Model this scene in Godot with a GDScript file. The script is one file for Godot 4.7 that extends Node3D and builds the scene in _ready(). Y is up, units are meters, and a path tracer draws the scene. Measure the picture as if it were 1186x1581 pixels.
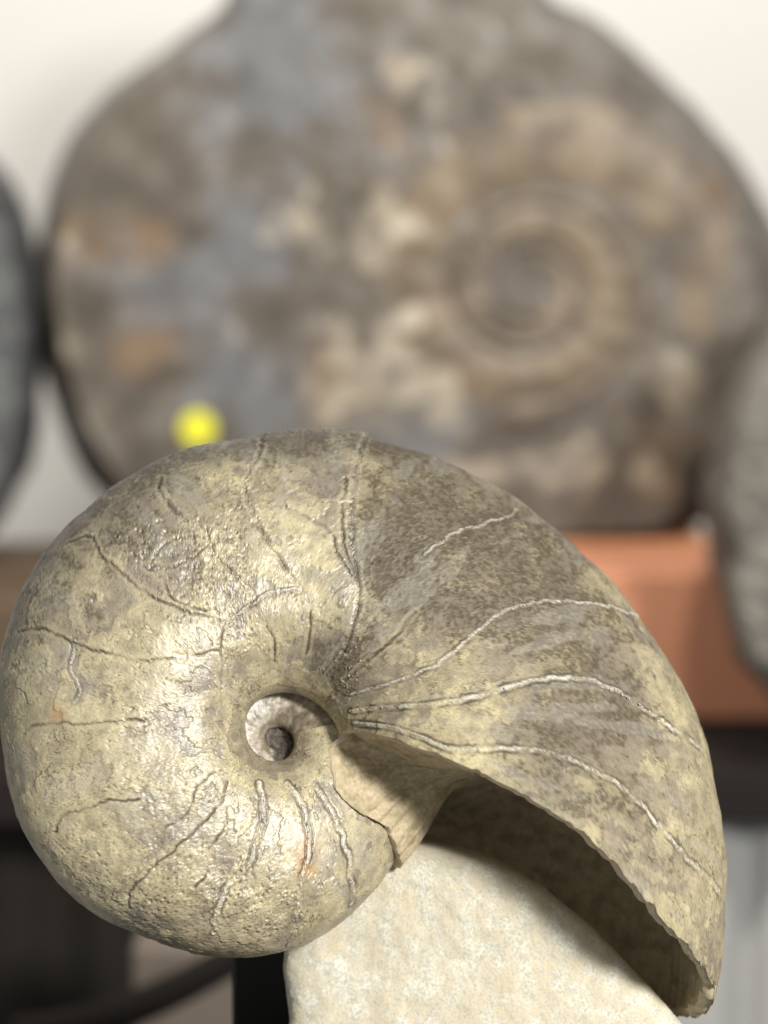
extends Node3D

# Lengths on the fossil are drawn in units of UNIT metres, on axes that lean with the fossil: x right, y up, z out of its flank.
const UNIT := 0.00016
const FOCUS := 0.625                      # metres from the lens to the middle plane of the fossil
const PITCH := 8.0                        # degrees the camera looks down
const EYE := Vector3(0.0, 1.40, 0.60)
const COIL := Vector3(-170.0, -354.5, 0.0)   # the axis of the coil
const TURN := TAU

var fwd: Vector3
var up: Vector3
var used := {}
var noises := {}

# ---------------------------------------------------------------- helpers
func numbered(called: String, parent: Node) -> String:
	var key := str(parent.get_instance_id()) + called
	used[key] = used.get(key, -1) + 1
	return called if used[key] == 0 else "%s_%03d" % [called, used[key]]

func tag(o: Node, label := "", category := "", group := "", kind := "") -> Node:
	if label: o.set_meta("label", label)
	if category: o.set_meta("category", category)
	if group: o.set_meta("group", group)
	if kind: o.set_meta("kind", kind)
	return o

func thing(called: String, where: Vector3, label: String, category: String, group := "") -> Node3D:
	var o := Node3D.new()
	o.name = numbered(called, self)
	add_child(o, true)
	o.position = where
	tag(o, label, category, group)
	return o

func part(called: String, mesh: Mesh, mat: Material, parent: Node = self) -> MeshInstance3D:
	var o := MeshInstance3D.new()
	o.name = numbered(called, parent)
	o.mesh = mesh
	o.material_override = mat
	parent.add_child(o, true)
	return o

func noise(freq: float, octaves := 3, kind := FastNoiseLite.TYPE_SIMPLEX_SMOOTH, sd := 1) -> FastNoiseLite:
	var n := FastNoiseLite.new()
	n.noise_type = kind
	n.seed = sd
	n.frequency = freq
	n.fractal_type = FastNoiseLite.FRACTAL_FBM if octaves > 1 else FastNoiseLite.FRACTAL_NONE
	n.fractal_octaves = octaves
	return n

func noise_map(freq: float, octaves: int, size: int, sd: int, low := 0.0, high := 1.0, kind := FastNoiseLite.TYPE_SIMPLEX_SMOOTH) -> ImageTexture:
	var im := noise(freq, octaves, kind, sd).get_seamless_image(size, size)
	im.convert(Image.FORMAT_RGB8)
	if low != 0.0 or high != 1.0:
		im.adjust_bcs((low + high) * 0.5 / 0.5, 1.0, 1.0)
	return ImageTexture.create_from_image(im)

func mat(c: Color, rough := 0.8, metal := 0.0) -> StandardMaterial3D:
	var m := StandardMaterial3D.new()
	m.albedo_color = c.linear_to_srgb()
	m.roughness = rough
	m.metallic = metal
	return m

func relief(m: StandardMaterial3D, tex: Texture2D, cm: float, per_metre: float) -> StandardMaterial3D:
	m.heightmap_enabled = true
	m.heightmap_texture = tex
	m.heightmap_scale = cm
	m.uv1_triplanar = true
	m.uv1_scale = Vector3.ONE * per_metre
	return m

func grid_mesh(p: PackedVector3Array, col: PackedColorArray, rows: int, cols: int, flip := false) -> ArrayMesh:
	var idx := PackedInt32Array()
	idx.resize((rows - 1) * (cols - 1) * 6)
	var k := 0
	for i in rows - 1:
		for j in cols - 1:
			var a := i * cols + j
			var b := a + cols
			if flip:
				idx[k] = a; idx[k + 1] = b; idx[k + 2] = a + 1
				idx[k + 3] = a + 1; idx[k + 4] = b; idx[k + 5] = b + 1
			else:
				idx[k] = a; idx[k + 1] = a + 1; idx[k + 2] = b
				idx[k + 3] = a + 1; idx[k + 4] = b + 1; idx[k + 5] = b
			k += 6
	var arr := []
	arr.resize(Mesh.ARRAY_MAX)
	arr[Mesh.ARRAY_VERTEX] = p
	if col.size():
		arr[Mesh.ARRAY_COLOR] = col
	arr[Mesh.ARRAY_INDEX] = idx
	var st := SurfaceTool.new()
	st.create_from_arrays(arr)
	st.generate_normals()
	return st.commit()

func box(size: Vector3, bevel := 0.002) -> ArrayMesh:
	# a box with chamfered edges, its base at y = 0
	var h := size / 2.0
	var st := SurfaceTool.new()
	st.begin(Mesh.PRIMITIVE_TRIANGLES)
	st.set_smooth_group(-1)
	var rings := [[0.0, bevel], [bevel, 0.0], [size.y - bevel, 0.0], [size.y, bevel]]
	var loops := []
	for r in rings:
		var x: float = h.x - r[1]
		var z: float = h.z - r[1]
		var c := bevel if r[1] == 0.0 else bevel * 0.5
		var y: float = r[0]
		loops.append([Vector3(-x + c, y, z), Vector3(x - c, y, z), Vector3(x, y, z - c), Vector3(x, y, -z + c), Vector3(x - c, y, -z), Vector3(-x + c, y, -z), Vector3(-x, y, -z + c), Vector3(-x, y, z - c)])
	for i in 3:
		for j in 8:
			var a: Vector3 = loops[i][j]
			var b: Vector3 = loops[i][(j + 1) % 8]
			var c: Vector3 = loops[i + 1][(j + 1) % 8]
			var d: Vector3 = loops[i + 1][j]
			for v in [a, c, b, a, d, c]:
				st.add_vertex(v)
	for j in range(1, 7):
		for v in [loops[3][0], loops[3][j + 1], loops[3][j]]:
			st.add_vertex(v)
		for v in [loops[0][0], loops[0][j], loops[0][j + 1]]:
			st.add_vertex(v)
	st.generate_normals()
	return st.commit()

func seen(x: float, y: float, depth: float) -> Vector3:
	# a point of the place, from its bearing (in 1/3906 of the distance) and its depth
	return EYE + fwd * depth + Vector3.RIGHT * ((x - 593.0) * UNIT * depth / FOCUS) + up * ((790.5 - y) * UNIT * depth / FOCUS)

func drop_at(depth: float, drop: float, x: float) -> Vector3:
	# a point at that distance along the floor and that far below the eye
	return Vector3((x - 593.0) * UNIT * depth / FOCUS, EYE.y - drop, EYE.z - depth)

# ---------------------------------------------------------------- the coil
const RADII := [778.0, 676.8, 585.8, 526.4, 491.1, 472.9, 456.2, 416.3, 396.7, 357.2, 323.3, 282.0, 240.0]   # of the keel, every 30 degrees back from the mouth
const SECTION := [Vector2(1, 0), Vector2(.985, .11), Vector2(.935, .205), Vector2(.85, .285), Vector2(.73, .345), Vector2(.59, .385), Vector2(.45, .40), Vector2(.32, .385), Vector2(.22, .33), Vector2(.155, .25), Vector2(.125, .16), Vector2(.15, .05)]
const MOUTH := [0.0, .035, .08, .02, .134, .004, .192, -.001, .28, -.005, .343, -.027, .398, -.069, .435, -.097, .484, -.125, .533, -.141, .586, -.160, .637, -.177, .665, -.195, .702, -.215, .743, -.26, .793, -.322, .844, -.408, .922, -.456, 1.0, -.47]   # across the section, turn reached by the lip
const INNER_LIP := [0.0, .26, .12, .25, .204, .231, .268, .207, .339, .226, .418, .306, .493, .345, .536, .345, .585, .159, .62, -.16]

var radius_at := PackedFloat32Array()    # from -3.2 turns to +0.1
var section_at := PackedVector2Array()
var axis_x: Vector3
var axis_y: Vector3
var axis_z: Vector3

func table(t: Array, x: float) -> float:
	var n := t.size() / 2
	if x <= t[0]: return t[1]
	for i in range(1, n):
		if x <= t[2 * i]:
			var f: float = (x - t[2 * i - 2]) / (t[2 * i] - t[2 * i - 2])
			return lerpf(t[2 * i - 1], t[2 * i + 1], f)
	return t[2 * n - 1]

func radius_slow(s: float) -> float:
	var turns := ceilf((-s - TURN) / TURN) if s < -TURN else 0.0
	var x := clampf(-(s + turns * TURN) / (PI / 6.0), -1.0, 12.0)
	var i := clampi(int(floorf(x)), -1, 11)
	var f := x - i
	var g := log(RADII[0]) - log(RADII[12])
	var l := []
	for j in [i - 1, i, i + 1, i + 2]:
		if j < 0: l.append(log(RADII[0]) + (log(RADII[0]) - log(RADII[1])) * -j)
		elif j > 12: l.append(log(RADII[12]) + (log(RADII[1]) - log(RADII[0])) * (j - 12))
		else: l.append(log(RADII[j]))
	return exp(cubic_interpolate(l[1], l[2], l[0], l[3], f) - turns * g)

func prepare_coil() -> void:
	var a := deg_to_rad(-31.0)
	var tilt := deg_to_rad(19.5)
	var t := Vector3(sin(a), -cos(a), 0.0)
	axis_x = Vector3(cos(a), sin(a), 0.0)
	axis_y = -(t * cos(tilt) + Vector3.BACK * sin(tilt))
	axis_z = Vector3.BACK * cos(tilt) - t * sin(tilt)
	for k in 3301:
		radius_at.append(radius_slow((k - 3200) / 1000.0 * TURN))
	for k in 1001:
		var x := k / 1000.0 * 11.0
		var i := mini(int(x), 10)
		var f := x - i
		var p := []
		for j in [i - 1, i, i + 1, i + 2]:
			if j < 0: p.append(2.0 * SECTION[0] - SECTION[1])
			elif j > 11: p.append(2.0 * SECTION[11] - SECTION[10])
			else: p.append(SECTION[j])
		section_at.append(Vector2(cubic_interpolate(p[1].x, p[2].x, p[0].x, p[3].x, f), cubic_interpolate(p[1].y, p[2].y, p[0].y, p[3].y, f)))

func radius(s: float) -> float:
	var x := clampf((s / TURN + 3.2) * 1000.0, 0.0, 3299.0)
	var i := int(x)
	return lerpf(radius_at[i], radius_at[i + 1], x - i)

func section(v: float) -> Vector2:
	var x := clampf(absf(v), 0.0, 1.0) * 1000.0
	var i := mini(int(x), 999)
	var q := section_at[i].lerp(section_at[i + 1], x - i)
	return q if v >= 0.0 else Vector2(q.x, -q.y)

func at(s: float, q: Vector2) -> Vector3:
	var r := radius(s)
	return COIL + axis_x * (q.x * r * cos(-s)) + axis_y * (q.x * r * sin(-s)) + axis_z * (q.y * r)

func on_shell(s: float, v: float) -> Vector3:
	return at(s, section(v))

func out_of_shell(s: float, v: float) -> Vector3:
	var a := on_shell(s + 0.004, v) - on_shell(s - 0.004, v)
	var b := on_shell(s, v + 0.004) - on_shell(s, v - 0.004)
	return b.cross(a).normalized()

func mouth(v: float) -> float:
	return table(MOUTH, absf(v)) + (0.10 * smoothstep(-0.03, -0.25, v) if v < 0.0 else 0.0)

# ---------------------------------------------------------------- lines on the shell: pairs of turn and place across the section
# kind 0: white seam of calcite, 1: dark crack, 2: broad groove, 3: faint seam
var lines := [
	[1, [-2.78, .56, -2.88, .50, -2.84, .44, -2.86, .40]],
	[1, [-4.30, .62, -4.33, .55, -4.42, .50, -4.40, .43]],
	[1, [-2.35, .66, -2.28, .70, -2.30, .76]],
	[1, [-4.72, .52, -4.70, .44, -4.76, .38, -4.74, .33]],
	[0, [-.491, .834, -.377, .745, -.295, .685, -.252, .645, -.295, .596, -.342, .540, -.353, .486, -.327, .432, -.289, .380, -.234, .334, -.194, .283, -.178, .222, -.167, .164]],
	[0, [-.690, .826, -.616, .743, -.573, .681, -.581, .616, -.624, .552, -.664, .486, -.664, .436, -.648, .386, -.605, .345, -.552, .301, -.512, .251, -.486, .175]],
	[3, [-.942, .801, -.863, .735, -.844, .674, -.852, .612, -.900, .569, -.958, .508, -.993, .450, -.982, .399, -.948, .343, -.908, .283, -.876, .222, -.858, .112]],
	[1, [-1.144, .774, -1.158, .708, -1.171, .654, -1.192, .604, -1.240, .560]],
	[3, [-1.418, .455, -1.383, .386, -1.333, .326, -1.298, .270, -1.293, .193]],
	[2, [-1.810, .02, -1.818, .12, -1.827, .226, -1.832, .318, -1.816, .401, -1.771, .473, -1.683, .536, -1.593, .579, -1.511, .639, -1.404, .710]],
	[1, [-1.866, .341, -1.850, .421, -1.803, .488, -1.688, .544]],
	[2, [-2.150, .12, -2.185, .249, -2.251, .314, -2.283, .359, -2.262, .428, -2.214, .488, -2.148, .533, -2.063, .564]],
	[1, [-2.121, .409, -2.002, .436, -1.877, .471, -1.832, .506, -1.688, .548]],
	[2, [-2.559, .224, -2.599, .303, -2.570, .374, -2.522, .417, -2.522, .482, -2.453, .540, -2.381, .567]],
	[1, [-2.971, .187, -2.907, .251, -2.942, .312, -2.955, .395, -2.952, .463, -2.862, .546, -2.684, .608]],
	[3, [-2.684, .608, -2.437, .600, -2.281, .585, -2.020, .589]],
	[1, [-3.319, .148, -3.308, .264, -3.332, .338, -3.337, .413, -3.305, .509, -3.122, .598, -2.894, .648]],
	[1, [-3.704, .189, -3.682, .272, -3.696, .339, -3.698, .397, -3.693, .511]],
	[1, [-4.110, .185, -4.078, .243, -4.091, .312, -4.107, .368, -4.179, .430]],
	[1, [-4.471, .620, -4.566, .565, -4.558, .477, -4.532, .392, -4.500, .307, -4.508, .229, -4.553, .160]],
	[0, [-4.827, .676, -5.004, .577, -5.002, .482, -4.988, .413, -4.901, .345, -4.901, .274, -4.925, .181]],
	[0, [-5.281, .681, -5.445, .604, -5.472, .515, -5.421, .423, -5.342, .341, -5.318, .218]],
	[0, [-5.745, .616, -5.764, .502, -5.737, .394, -5.692, .283, -5.650, .135]],
	[1, [-2.716, .608, -2.883, .643, -3.072, .689, -3.465, .716]],
	[1, [-1.917, .633, -1.858, .695, -1.837, .743]],
	[1, [-2.835, .407, -2.774, .438, -2.636, .450, -2.541, .444]],
	[1, [-2.835, .407, -2.727, .392, -2.607, .409, -2.538, .432]],
	[3, [-3.316, .343, -3.446, .341, -3.536, .361, -3.605, .347]],
]
# turn, place across, reach, strength
var dark_spots := [[-2.55, .17, 80, .8], [-2.9, .22, 80, .6], [-2.75, .38, 60, .5], [-3.25, .25, 70, .4], [-1.75, .08, 90, .7], [-2.15, .06, 90, .6], [-1.50, .40, 150, .7], [-1.0, .33, 130, .6], [-.45, .42, 110, .4], [-2.0, .16, 90, .7], [-2.35, .40, 80, .4], [-3.0, .33, 80, .3], [-1.378, .471, 95, 1.0], [-1.569, .479, 60, .9], [-1.319, .303, 90, .7], [-.953, .370, 90, .9], [-1.545, .394, 80, .8], [-1.086, .480, 80, .7], [-.494, .463, 75, .8], [-.273, .498, 65, .7], [-.231, .397, 60, .8], [-.584, .357, 65, .7], [-.812, .361, 70, .5], [-.133, .345, 50, .5], [-1.224, .757, 45, 1.0], [-1.40, .70, 40, .8], [-1.65, .12, 80, 1.0], [-1.2, .12, 90, .8], [-2.1, .13, 75, 1.1], [-2.4, .12, 75, .9], [-2.7, .14, 60, .8], [-1.9, .10, 50, .8], [-.8, .15, 70, .5], [-3.1, .12, 60, .4], [-4.6, .1, 50, .5], [-5.0, .12, 50, .5], [-1.75, .72, 40, .6]]
var rough_spots := [[-2.809, .349, 42, 1.2], [-2.554, .448, 50, 1.1], [-2.644, .506, 55, .8], [-5.217, .251, 60, .8], [-4.919, .318, 70, .8], [-4.617, .154, 60, .9], [-2.3, .36, 45, .7], [-4.3, .2, 60, .6], [-4.45, .42, 60, .5], [-2.7, .62, 60, .4]]
var hammered_spots := [[-3.637, .604, 130, 1.0], [-4.442, .480, 110, .9], [-3.9, .52, 120, .8], [-4.1, .62, 100, .9], [-3.2, .56, 90, .5]]
var cream_spots := [[-4.1, .32, 150, .7], [-5.0, .40, 120, .5], [-2.0, .50, 100, .5], [-.6, .66, 90, .5], [-.28, .60, 60, .4], [-2.453, .274, 44, 1.2], [-3.112, .486, 75, .9], [-2.023, .496, 75, .8], [-1.935, .618, 50, .8], [-3.905, .301, 80, .8], [-4.290, .289, 85, .8], [-5.05, .45, 50, .5], [-5.6, .45, 50, .4], [-4.75, .35, 60, .5], [-2.4, .45, 60, .5], [-.75, .55, 60, .4], [-.42, .60, 60, .5]]
var rust_spots := [[-5.410, .446, 17, 1.0], [-5.395, .39, 14, .8], [-3.664, .301, 13, .7]]

func places(spots: Array) -> Array:
	var out := []
	for s in spots:
		var p := on_shell(s[0], s[1])
		out.append([p.x, p.y, p.z, 1.0 / float(s[2] * s[2]), s[3], s[2] * 2.0])
	return out

func near_to(spots: Array, p: Vector3) -> float:
	var sum := 0.0
	for s in spots:
		var dx: float = p.x - s[0]
		if absf(dx) > s[5]: continue
		var dy: float = p.y - s[1]
		if absf(dy) > s[5]: continue
		var dz: float = p.z - s[2]
		sum += s[4] * exp(-(dx * dx + dy * dy + dz * dz) * s[3])
	return sum

func build_coil(root: Node3D, skin: Material, dull: Material) -> void:
	var rows := 1900
	var v0 := -0.34
	var cols := 540
	var s0 := -6.95
	var lip := PackedFloat32Array()
	var sec := PackedVector2Array()
	var across := PackedFloat32Array()
	for j in cols:
		var v := lerpf(v0, 1.0, j / float(cols - 1))
		across.append(v)
		lip.append(chipped(mouth(v), on_shell(mouth(v), v)))
		sec.append(section(v))
	# distances to the lines, stamped on the grid
	var dist := PackedFloat32Array()
	dist.resize(rows * cols)
	dist.fill(99.0)
	var side := PackedFloat32Array()
	side.resize(rows * cols)
	var what := PackedByteArray()
	what.resize(rows * cols)
	var wob := noise(0.045, 3, FastNoiseLite.TYPE_SIMPLEX, 31)
	for n in lines.size():
		var kind: int = lines[n][0]
		var path := smooth_path(lines[n][1], n, wob)
		for m in path.size() - 1:
			var sv: Vector2 = path[m]
			var dir: Vector2 = path[m + 1] - sv
			var jc := (sv.y - v0) / (1.0 - v0) * (cols - 1)
			var r := radius(sv.x)
			var lipv := lip[clampi(int(jc), 0, cols - 1)]
			var ic := (sv.x - s0) / (lipv - s0) * (rows - 1)
			var du: float = (lipv - s0) / (rows - 1) * maxf(section(sv.y).x, 0.1) * r    # length of a grid step along
			var e := 0.01
			var dv: float = (section(sv.y + e) - section(sv.y - e)).length() / (2.0 * e) * (1.0 - v0) / (cols - 1) * r
			var reach := 20.0
			var di := mini(int(reach / du), 30)
			var dj := mini(int(reach / dv), 30)
			var tx := dir.x * section(sv.y).x * r
			var ty := dir.y * 1.0 / (1.0 - v0) * (cols - 1) * dv
			for i in range(maxi(int(ic) - di, 0), mini(int(ic) + di + 1, rows - 1)):
				var a := (i - ic) * du
				for j in range(maxi(int(jc) - dj, 0), mini(int(jc) + dj + 1, cols - 1)):
					var b := (j - jc) * dv
					var d := sqrt(a * a + b * b)
					var k := i * cols + j
					if d < dist[k]:
						dist[k] = d
						side[k] = signf(a * ty - b * tx)
						what[k] = kind
	var big := noise(0.0055, 2, FastNoiseLite.TYPE_SIMPLEX_SMOOTH, 3)
	var mid := noise(0.022, 3, FastNoiseLite.TYPE_SIMPLEX_SMOOTH, 4)
	var plate := noise(0.0095, 6, FastNoiseLite.TYPE_SIMPLEX_SMOOTH, 5)
	plate.fractal_gain = 0.58
	var worm := noise(0.095, 3, FastNoiseLite.TYPE_SIMPLEX_SMOOTH, 6)
	var pit := noise(0.105, 1, FastNoiseLite.TYPE_CELLULAR, 7)
	pit.cellular_return_type = FastNoiseLite.RETURN_DISTANCE
	var grain := noise(0.24, 2, FastNoiseLite.TYPE_SIMPLEX, 8)
	var stain := noise(0.03, 4, FastNoiseLite.TYPE_SIMPLEX_SMOOTH, 9)
	var streak := noise(0.02, 3, FastNoiseLite.TYPE_SIMPLEX, 10)
	var dark := places(dark_spots)
	var rough := places(rough_spots)
	var hammered := places(hammered_spots)
	var cream := places(cream_spots)
	var rust := places(rust_spots)
	var pts := PackedVector3Array()
	pts.resize(rows * cols)
	var cs := PackedColorArray()
	cs.resize(rows * cols)
	var c_cream := Color(.49, .43, .265)
	var c_mauve := Color(.272, .232, .170)
	var c_olive := Color(.325, .278, .172)
	var c_dark := Color(.076, .060, .038)
	var c_white := Color(.66, .63, .56)
	var c_rust := Color(.40, .19, .045)
	var m_dark := 0.0
	var m_rough := 0.0
	var m_ham := 0.0
	var m_cream := 0.0
	var m_rust := 0.0
	var cached := PackedFloat32Array()
	cached.resize((cols / 4 + 2) * 5)
	var step_s := PackedFloat32Array()      # where the shell steps down at the broad groove
	for j in cols:
		step_s.append(table([-1.0, -1.805, .02, -1.810, .12, -1.818, .226, -1.827, .318, -1.832, .401, -1.816, .473, -1.771, .536, -1.683, .579, -1.593, .639, -1.511], across[j]))
	for i in rows:
		var f := i / float(rows - 1)
		for j in cols:
			var s := s0 + (lip[j] - s0) * f
			var v := across[j]
			var q := sec[j]
			var x := (s / TURN + 3.2) * 1000.0
			var xi := int(x)
			var r := lerpf(radius_at[xi], radius_at[xi + 1], x - xi)
			var cx := cos(s) * q.x * r
			var sx := -sin(s) * q.x * r
			var p := COIL + axis_x * cx + axis_y * sx + axis_z * (q.y * r)
			# outward normal of the smooth coil
			var q0 := sec[maxi(j - 1, 0)]
			var q1 := sec[mini(j + 1, cols - 1)]
			var tq := q1 - q0
			var nq := Vector2(-tq.y, tq.x).normalized() * -1.0
			var n := axis_x * (cos(s) * nq.x) + axis_y * (-sin(s) * nq.x) + axis_z * nq.y
			# masks, on every fourth point
			var ck := (j / 4) * 5
			if i % 4 == 0 and j % 4 == 0 or i == 0:
				cached[ck] = near_to(dark, p)
				cached[ck + 1] = near_to(rough, p)
				cached[ck + 2] = near_to(hammered, p)
				cached[ck + 3] = near_to(cream, p)
				cached[ck + 4] = near_to(rust, p)
			m_dark = cached[ck]; m_rough = cached[ck + 1]; m_ham = cached[ck + 2]; m_cream = cached[ck + 3]; m_rust = cached[ck + 4]
			var nb := big.get_noise_3dv(p)
			var nm := mid.get_noise_3dv(p)
			var np := plate.get_noise_3dv(p)
			var nw := worm.get_noise_3dv(p)
			var ng := grain.get_noise_3dv(p)
			var ns := stain.get_noise_3dv(p)
			var pd := pit.get_noise_3dv(p)          # -1 at the middle of a cell
			var lined := streak.get_noise_2d(s * r * 0.55, v * 90.0)
			var inside := clampf((0.93 - v) * 12.0, 0.0, 1.0)
			var pl := smoothstep(-0.03, 0.03, np + 0.10 * (m_cream - 0.25) - 0.07 * m_dark)
			var pocks := smoothstep(-0.62, -0.86, pd) * clampf(m_rough * 1.1 + 0.12 + m_dark * 0.25 + ns * 0.7, 0.0, 1.0)
			var wr := 1.0 - absf(nw) * 3.2
			var worms := maxf(wr, 0.0)
			var h := nb * 5.0 + nm * 1.3 + pl * 1.1 + ng * 0.10 + lined * 0.4
			if v < 0.62 and s < step_s[j]:
				h += 8.0 * smoothstep(step_s[j] - 0.45, step_s[j] - 0.05, s) * smoothstep(0.62, 0.2, v)
			h += worms * (0.03 + 0.18 * m_ham + 0.7 * m_rough + 0.35 * m_dark)
			h -= pocks * 1.9
			h += nm * 3.0 * m_rough + ng * 0.7 * m_rough
			# colour of the skin
			var edge := np + 0.10 * (m_cream - 0.25) - 0.07 * m_dark
			var c := c_mauve.lerp(c_cream, clampf(pl * 0.46 + 0.20 + ns * 0.65 + 0.34 * m_cream - 0.34 * m_dark + nb * 0.5, 0.0, 1.0))
			c = c.lerp(c_olive, clampf(nb * 1.1 - 0.02 + nm * 0.5, 0.0, 0.5))
			c = c * (1.0 + 0.34 * ng + 0.34 * ns)
			var grime := clampf(m_dark * 1.25 + ns * 1.3 + nm * 0.5 + lined * 0.6 - 0.34 - 0.25 * m_cream, 0.0, 1.0)
			var speck := clampf((-nw * 2.4 + ng * 1.5 + nm * 0.8 + 0.12), 0.0, 1.0)
			c = c.lerp(c_dark, clampf(grime * (0.52 + 0.70 * speck), 0.0, 0.88))
			# hairlines of dirt, where the skin is worn
			var hair := smoothstep(0.085, 0.02, absf(nw + 0.25 * ng)) * smoothstep(-0.04, 0.26, nm * 0.8 + ns * 0.7 + m_rough * 0.25 + m_ham * 0.14)
			c = c.lerp(c_dark, clampf(hair * 0.78, 0.0, 0.85))
			h -= hair * 0.5
			c = c.lerp(c_dark, clampf(pocks * 0.60, 0.0, 0.75))
			c = c.lerp(c_dark, clampf(smoothstep(0.020, 0.0, absf(edge)) * (0.28 + 1.1 * smoothstep(-0.05, 0.35, nm + ns + 0.5 * ng)), 0.0, 0.75))
			c = c.lerp(c_cream, clampf(smoothstep(0.03, 0.0, absf(edge - 0.05)) * 0.30, 0.0, 0.4))
			c = c.lerp(c_white, clampf(smoothstep(0.28, 0.5, lined + nm * 0.5) * 0.14, 0.0, 0.4))
			if m_rust > 0.05:
				c = c.lerp(c_rust, clampf((m_rust + ng * 0.3 + ns * 0.4) * 0.8, 0.0, 0.8))
			var k := i * cols + j
			var d := dist[k]
			if d < 20.0:
				var w := what[k]
				var g2 := 0.75 + nm * 0.9 + ng * 0.5
				if w == 0:
					h += 0.9 * exp(-d * d / 30.0) * g2 - 1.2 * exp(-(d - 5.0) * (d - 5.0) / 5.0) + side[k] * 0.7 * exp(-d / 9.0)
					c = c.lerp(c_white, clampf(exp(-d * d / 9.0) * (0.30 + ng * 1.2 + nm * 1.2), 0.0, 0.9))
					c = c.lerp(c_dark, clampf(exp(-(d - 5.5) * (d - 5.5) / 4.0) * (0.62 + nm * 1.6 + ng * 0.8), 0.0, 0.85))
				elif w == 3:
					h += 1.0 * exp(-d * d / 14.0) * g2 - 1.0 * exp(-(d - 4.0) * (d - 4.0) / 4.0) + side[k] * 0.8 * exp(-d / 9.0)
					c = c.lerp(c_white, clampf(exp(-d * d / 6.0) * (0.45 + ng), 0.0, 0.8))
					c = c.lerp(c_dark, clampf(exp(-(d - 3.5) * (d - 3.5) / 3.0) * (0.4 + nm + ng * 0.6), 0.0, 0.8))
				elif w == 1:
					h += -1.9 * exp(-d * d / 3.5) * (0.6 + nm * 1.5) + side[k] * 0.8 * exp(-d / 8.0) * (0.6 + nm)
					c = c.lerp(c_dark, clampf(exp(-d * d / 2.8) * (0.80 + nm * 1.3 + ng * 0.4), 0.0, 0.9))
					c = c.lerp(c_cream, clampf(exp(-(d - 5.0) * (d - 5.0) / 5.0) * 0.35, 0.0, 0.5))
				else:
					h += -2.6 * exp(-d * d / 18.0) * (0.7 + nm * 1.5) + side[k] * 1.2 * exp(-d / 12.0) + 1.2 * worms * exp(-d * d / 50.0)
					c = c.lerp(c_dark, clampf(exp(-d * d / 18.0) * (0.35 + nm + ng * 0.8), 0.0, 0.8))
					c = c.lerp(c_white, clampf(exp(-(d - 6.0) * (d - 6.0) / 5.0) * (0.12 + ng * 0.6), 0.0, 0.5))
			# the lip is chipped
			if f > 0.985:
				h -= (f - 0.985) / 0.015 * (1.5 + 3.0 * nm)
			p += n * (h * inside)
			pts[k] = p * UNIT
			cs[k] = Color(clampf(c.r, .02, .8), clampf(c.g, .02, .8), clampf(c.b, .015, .8))
	# the chambered part is polished, the wall of the living chamber beyond the broad groove is weathered dull
	var whole := grid_mesh(pts, cs, rows, cols, false).surface_get_arrays(0)
	var idx: PackedInt32Array = whole[Mesh.ARRAY_INDEX]
	var older := PackedInt32Array()
	var younger := PackedInt32Array()
	for k in range(0, idx.size(), 3):
		var row := idx[k] / cols
		var j := idx[k] - row * cols
		if s0 + (lip[j] - s0) * row / float(rows - 1) < step_s[j]:
			older.append(idx[k]); older.append(idx[k + 1]); older.append(idx[k + 2])
		else:
			younger.append(idx[k]); younger.append(idx[k + 1]); younger.append(idx[k + 2])
	for half in [["chambered_whorl", older, skin], ["body_chamber_wall", younger, dull]]:
		whole[Mesh.ARRAY_INDEX] = half[1]
		var m := ArrayMesh.new()
		m.add_surface_from_arrays(Mesh.PRIMITIVE_TRIANGLES, whole)
		part(half[0], m, half[2], root)
	# the flank turned away from us, plain but complete
	var rows2 := 260
	var cols2 := 40
	pts.resize(rows2 * cols2)
	cs.resize(rows2 * cols2)
	for i in rows2:
		for j in cols2:
			var v := lerpf(-1.0, v0 + 0.01, j / float(cols2 - 1))
			var s := lerpf(s0, mouth(v), i / float(rows2 - 1))
			var p := on_shell(s, v)
			var c := c_mauve.lerp(c_cream, clampf(0.5 + stain.get_noise_3dv(p), 0.0, 1.0))
			p += out_of_shell(s, v) * (big.get_noise_3dv(p) * 5.0 + mid.get_noise_3dv(p) * 2.0)
			pts[i * cols2 + j] = p * UNIT
			cs[i * cols2 + j] = c
	part("far_flank", grid_mesh(pts, cs, rows2, cols2, false), skin, root)
	# the older whorls, seen through the umbilicus
	var rows3 := 620
	var cols3 := 150
	pts.resize(rows3 * cols3)
	cs.resize(rows3 * cols3)
	for i in rows3:
		for j in cols3:
			var v := lerpf(-0.9, 1.0, j / float(cols3 - 1))
			var s := lerpf(-TURN * 2.9, s0 + 0.03, i / float(rows3 - 1))
			var q := section(v)
			q.y *= lerpf(0.76, 1.0, smoothstep(s0 - 1.1, s0 + 0.03, s))
			var p := at(s, q)
			var ns := stain.get_noise_3dv(p * 1.6)
			var ng := grain.get_noise_3dv(p)
			var st := streak.get_noise_2d(s * 260.0, v * 40.0)
			var c := Color(.25, .205, .145).lerp(c_white, clampf(-0.15 + ns * 1.5 + st * 0.15, 0.0, 0.45))
			c = c.lerp(c_dark, clampf(smoothstep(0.05, 0.5, -ns + ng * 0.5) * 0.7, 0.0, 0.8))
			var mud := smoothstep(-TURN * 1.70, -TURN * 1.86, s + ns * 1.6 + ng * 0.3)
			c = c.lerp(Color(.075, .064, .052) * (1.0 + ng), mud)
			p -= axis_z * (10.0 * smoothstep(-TURN * 1.80, -TURN * 2.05, s))
			p += out_of_shell(s, v) * (mid.get_noise_3dv(p * 1.4) * 2.0 + ng * 0.3)
			pts[i * cols3 + j] = p * UNIT
			cs[i * cols3 + j] = c
	part("inner_whorl", grid_mesh(pts, cs, rows3, cols3, false), skin, root)

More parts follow.
